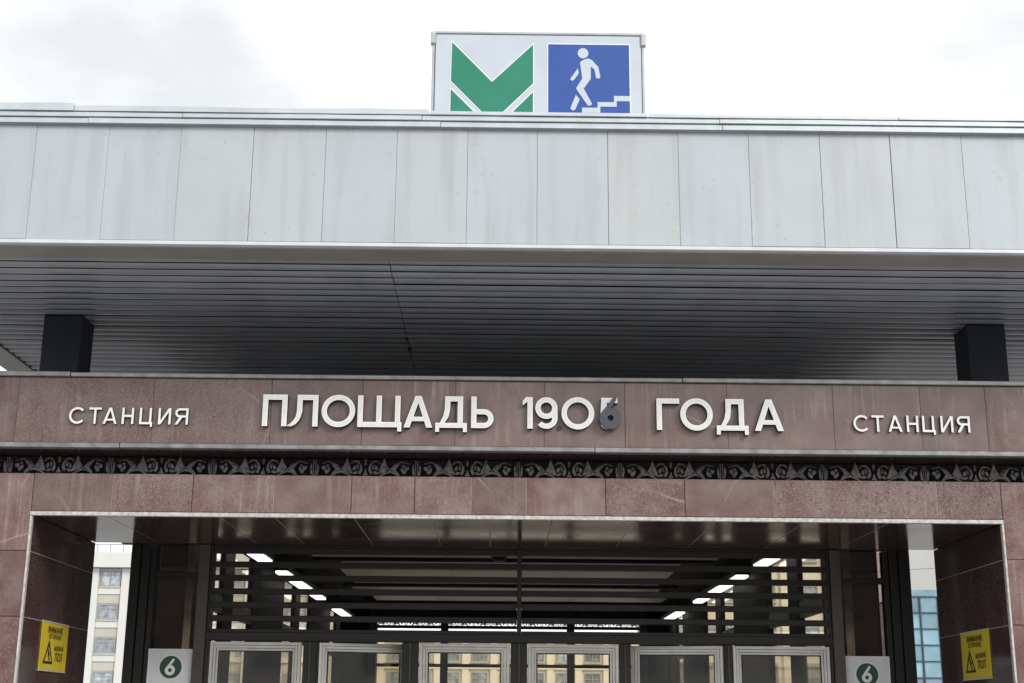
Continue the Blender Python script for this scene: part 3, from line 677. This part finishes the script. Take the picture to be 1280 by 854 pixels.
# wet floor warning plates on the inner faces of the columns
def txt_mesh(body, size):
    cu = bpy.data.curves.new('t', 'FONT'); cu.body = body; cu.size = size; cu.align_x = 'CENTER'; cu.offset = size*.03; cu.resolution_u = 3
    o = bpy.data.objects.new('t', cu); COL.objects.link(o); dg = bpy.context.evaluated_depsgraph_get(); me = bpy.data.meshes.new_from_object(o.evaluated_get(dg))
    bpy.data.objects.remove(o); return me
def warn(s, lab):
    xw = -W if s < 0 else W
    t = thing('warning_plate', lab, 'sign', (xw, 10.78, 1.98), 'yellow wet floor plates on the columns')
    y0, y1, z0, z1 = 10.45, 11.09, 1.980, 2.325
    n = 1 if s < 0 else -1                              # faces the opening
    X = lambda d: xw+n*d
    def bx(nm, m, a, b, c, d, e, f, par=t): return part(nm, M[m], par, min(X(a), X(b)), max(X(a), X(b)), c, d, e, f)
    bx('plate', 'yellow', .003, .008, y0, y1, z0, z1)
    bx('plate_edge', 'edge', .002, .011, y0-.004, y1+.004, z0-.012, z0-.001); bx('plate_edge', 'edge', .002, .011, y0-.004, y1+.004, z1+.001, z1+.010)
    # u runs left to right as read, v up
    cy, cz = (y0+y1)/2, (z0+z1)/2
    put = lambda u, v, d: (X(d), cy+u*(1 if s < 0 else -1), cz+v)
    for body, size, u, v, wmax in (('ВНИМАНИЕ', .062, 0, .100, .42), ('ОСТОРОЖНО', .044, 0, .058, .40), ('МОКРЫЙ', .050, .115, -.028, .26), ('ПОЛ', .082, .125, -.104, .20)):
        me = txt_mesh(body, size); xs_ = [p.co.x for p in me.vertices]; k = min(1., wmax/(max(xs_)-min(xs_))) if True else 1
        b = MB(); b.add([put(u+p.co.x*k, v+p.co.y, .0095) for p in me.vertices], [tuple(pp.vertices) for pp in me.polygons])
        b.build('lettering', M['ink'], t)
    tri = [(-.245, -.128), (-.015, -.128), (-.130, .045)]
    b = MB(); b.prism([tri, inset(tri, .017)], .0085, .0105, 0, 0, put)
    for lp in ([(-.155, -.02), (-.135, -.015), (-.120, -.055), (-.140, -.06)], [(-.14, -.062), (-.118, -.058), (-.085, -.108), (-.105, -.108)], [(-.128, -.03), (-.092, -.06), (-.098, -.068), (-.132, -.045)], circ(-.140, .0, .013, .010, 10)):
        b.prism([lp], .0085, .0102, 0, 0, put)
    b.build('hazard_triangle', M['ink'], t)
warn(-1, 'yellow wet floor warning plate on the inner face of the left granite column')
warn(1, 'yellow wet floor warning plate on the inner face of the right granite column')
# small dark floodlight standing on the beam at the right
fl = thing('floodlight', 'small dark floodlight on top of the beam at far right under the canopy', 'lamp', (4.02, 10.5, 4.086))
MB().cyl((4.02, 10.5, 4.15), (4.02, 10.5, 4.235), .075, 16, 0, .08).build('lamp_head', M['navy'], fl)
MB().cyl((4.02, 10.5, 4.086), (4.02, 10.5, 4.149), .035, 12).build('bracket', M['navy'], fl)

# ================================================================== CEILING LIGHTS, CAMERA
for s in (-1, 1):
    xl = -2.93 if s < 0 else 2.99; segs = [(13.2, 14.8), (14.9, 16.6), (17.8, 19.3), (19.4, 21.9), (24.0, 26.3)]
    for i, (a, b) in enumerate(segs):
        side = 'left' if s < 0 else 'right'
        nm = ['nearest', 'second', 'third', 'fourth', 'farthest'][i]
        t = thing('ceiling_light', f'{nm} of the lit strip lights in a row along the {side} of the hall ceiling', 'ceiling light', (xl, (a+b)/2, 3.42), 'strip lights in the hall')
        part('housing', M['bronze'], t, xl-.095, xl+.095, a-.02, b+.02, 3.462, 3.52, .004); part('diffuser', M['tube'], t, xl-.075, xl+.075, a, b, 3.43, 3.460, .004)
        for yy in (a+.2, b-.2): MB().cyl((xl, yy, 3.52), (xl, yy, 3.757), .01, 8).build('hanger', M['bronze'], t)
t = thing('dome_camera', 'small dark dome camera hanging from the hall ceiling behind the louvre bars', 'camera', (-.14, 17.4, 3.6))
MB().cyl((-.14, 17.4, 3.655), (-.14, 17.4, 3.70), .16, 16).build('housing', M['navy'], t); MB().cyl((-.14, 17.4, 3.56), (-.14, 17.4, 3.653), .07, 16, 0, .12).build('dome', M['black'], t)

# ================================================================== BUILDINGS BEYOND
def window(parent, x0, x1, yf, z0, z1, proto={}):
    """window set in a facade that faces -y at depth yf: frame, mullions, panes, curtain; shares meshes"""
    key = (round(x1-x0, 3), round(z1-z0, 3))
    if key not in proto:
        w_, h_ = x1-x0, z1-z0; b = MB(); t = .09
        b.box(0, t, -.06, .1, 0, h_); b.box(w_-t, w_, -.06, .1, 0, h_); b.box(t, w_-t, -.06, .1, 0, t); b.box(t, w_-t, -.06, .1, h_-t, h_); b.box(w_/2-t/2, w_/2+t/2, -.05, .09, t, h_-t); b.box(t, w_-t, -.045, .085, h_*.68, h_*.68+t*.8)
        f = b.build('window', M['wframe'], parent, (0, 0, 0))
        p = MB().box(t, w_-t, .0, .03, t, h_-t).build('pane', M['wpane'], f, (0, 0, 0))
        c = MB().add([(t+(w_-2*t)*i/10, .05+.05*math.sin(i*2.4), z) for z in (t, h_-t) for i in range(11)], [(i, i+1, 12+i, 11+i) for i in range(10)]).build('curtain', M['curtain'], f, (0, 0, 0))
        s_ = MB().box(-.1, w_+.1, -.16, .02, -.12, -.005).build('sill', M['bpale2'], f, (0, 0, 0))
        proto[key] = (f, [p, s_])
        bpy.data.objects.remove(c)
        loc = (x0, yf, z0)
        for q in (f, p, s_): WLOC[q.name] = Vector(loc)
        f.location = Vector(loc)-WLOC[parent.name]; return f
    f0, ch = proto[key]; f = again(f0, parent, (x0, yf, z0))
    for c in ch: again(c, f, (x0, yf, z0))
    return f
# pale apartment block on the left, at 118 m
Y1 = 118.
PB = thing('apartment_block', 'pale cream apartment block with white roof cornice behind the left column', 'building', (-40, Y1, 0))
body = part('wall', M['bpale'], PB, -64, -13.2, Y1, Y1+16, 0, 13.70)
part('cornice', M['bwhite'], PB, -64.6, -12.8, Y1-.9, Y1+16.4, 13.75, 15.0)
part('roof', M['roofd'], PB, -63, -14, Y1+1, Y1+15, 15.02, 15.12)
rl = MB(); x = -64
while x < -13: rl.box(x, x+.07, Y1-.55, Y1-.48, 15.0, 15.66); x += 1.1
rl.box(-64, -13, Y1-.56, Y1-.47, 15.66, 15.74); rl.build('roof_railing', M['wframe'], PB)
for i, x in enumerate([-60, -52.5, -45.5, -38.5, -31.6, -30.2, -24.0, -17.0]): part('roof_vent', M['bwhite'], PB, x, x+.9, Y1+2, Y1+3, 15.12, 16.2)
x = -33.9-2.62*11; i = 0
while x < -15.6:
    for k in range(4):
        z = 12.21-k*2.77
        part('window_band', M['bpale2'], body, x-.12, x+1.80, Y1-.05, Y1-.01, z-1.42, z-.70)
        part('sill_band', M['bwhite'], body, x-.12, x+1.80, Y1-.14, Y1-.01, z-.66, z-.12)
        window(body, x, x+1.68, Y1-.08, z, z+1.28)
    part('pilaster', M['bwhite'], body, x+1.82, x+2.48, Y1-.28, Y1-.005, 0, 13.7)
    x += 2.62; i += 1
part('storefront', M['bwhite'], PB, -64, -13.2, Y1-2.2, Y1-.3, 0, 3.55)
t = thing('hanging_board', 'small blue board low on the pale apartment block behind the left gap', 'sign', (-30.9, Y1-2.4, 2.2)); part('board', M['bsign'], t, -31.5, -30.4, Y1-2.45, Y1-2.3, 2.4, 3.9); part('arm', M['wframe'], t, -31.0, -30.9, Y1-2.29, Y1-2.21, 2.6, 3.7)
# long buff building far behind the hall, at 150 m
Y2 = 150.
FB = thing('office_block', 'long buff three storey building seen through the glass doors', 'building', (10, Y2, 0))
fb = part('wall', M['bwarm'], FB, -16, 44, Y2, Y2+14, 0, 9.7)
part('cornice', M['bwarm2'], FB, -16.4, 44.4, Y2-.7, Y2+14.3, 9.75, 10.35)
part('roof', M['roofd'], FB, -15, 43, Y2+1, Y2+13, 10.4, 10.7)
x = -15; k = 0
while x < 42:
    for z, h in ((.9, 2.0), (4.3, 2.1), (7.5, 1.5)): window(fb, x, x+1.7, Y2-.08, z, z+h)
    part('pilaster', M['bwarm2'], fb, x+2.0, x+2.7, Y2-.3, Y2-.005, 0, 9.7); x += 3.0
part('string_course', M['bwarm2'], fb, -16.1, 44.1, Y2-.36, Y2-.31, 3.4, 3.75); part('string_course', M['bwarm2'], fb, -16.1, 44.1, Y2-.36, Y2-.31, 6.75, 7.05)
# buff block at the right, seen through the right hand side of the hall
Y3 = 104.
RB = thing('apartment_block', 'tall buff apartment block seen through the right side windows of the hall', 'building', (19, Y3, 0))
rb = part('wall', M['bwarm'], RB, 11.5, 28.2, Y3, Y3+14, 0, 19.5)
part('roof', M['roofd'], RB, 11.2, 28.5, Y3-.4, Y3+14.4, 19.55, 20.0)
x = 12.3
while x < 26.5:
    for k in range(6): window(rb, x, x+1.8, Y3-.08, 1.1+3.05*k, 2.75+3.05*k)
    part('pilaster', M['bwarm2'], rb, x+2.2, x+2.75, Y3-.25, Y3-.005, 0, 19.5); x += 3.2
# teal glass office at the right gap
Y4 = 96.
TB = thing('glass_office', 'teal glass curtain wall office behind the right column gap', 'building', (34, Y4, 0))
tb = part('core', M['wpane'], TB, 27.95, 44, Y4+.12, Y4+12, 0, 9.98)
pane0 = MB().box(.03, 1.24, 0, .06, .03, 1.06).build('pane', M['teal'], tb, (0, 0, 0)); first = True
for i in range(12):
    for k in range(9):
        loc = (27.6+1.27*i, Y4+random.uniform(-.012, .012), .21+1.09*k)
        if first: pane0.location = Vector(loc)-WLOC[tb.name]; WLOC[pane0.name] = Vector(loc); first = False
        else: again(pane0, tb, loc)
for i in range(13): part('mullion', M['mull'], tb, 27.6+1.27*i-.05, 27.6+1.27*i+.05, Y4-.12, Y4+.1, 0, 10.04)
for k in range(10): part('mullion', M['mull'], tb, 27.6, 44, Y4-.10, Y4+.09, .21+1.09*k-.045, .21+1.09*k+.045)
MB().prism([[(27.6, 10.07), (27.8, 10.35), (28.1, 10.5), (44, 10.5), (44, 10.07)]], Y4, Y4+11).build('roof', M['teal'], TB)
# white panelled block behind it, its long side running back to the left
WB = thing('white_block', 'large white panelled block rising above the teal glass office', 'building', (42, 140, 0))
def rot(b, a, px, py):
    b.v = [(px+(x-px)*math.cos(a)-(y-py)*math.sin(a), py+(x-px)*math.sin(a)+(y-py)*math.cos(a), z) for x, y, z in b.v]; return b
an = R(-38); px_, py_ = 33.5, 150
rot(MB().box(px_, px_+50, py_, py_+30, 0, 36), an, px_, py_).build('core', M['wframe'], WB)
z = .1
while z < 35.9:
    for i in range(5):
        rot(MB().box(px_+.02+10*i, px_+9.98+10*i, py_-.15, py_-.02, z, z+2.36), an, px_, py_).build('wall_panel', M['bwhite'], WB)
    z += 2.4

# the far side of the square, behind the photographer: dim fronts that the glass and the polished stone mirror
OB = thing('square_front', 'long plain building front across the square behind the photographer', 'building', (0, -70, 0))
ob = part('wall', M['bpale'], OB, -70, 70, -84, -70, 0, 14.5); part('roof', M['roofd'], OB, -70.5, 70.5, -84.5, -69.5, 14.55, 15.0)
wp = MB().box(0, 2.0, 0, .08, 0, 1.9).build('window', M['wpane'], ob, (0, 0, 0)); first = True
for i in range(32):
    for k in range(4):
        loc = (-68+4.3*i, -69.99, 1.4+3.3*k)
        if first: wp.location = Vector(loc)-WLOC[ob.name]; first = False
        else: again(wp, ob, loc)
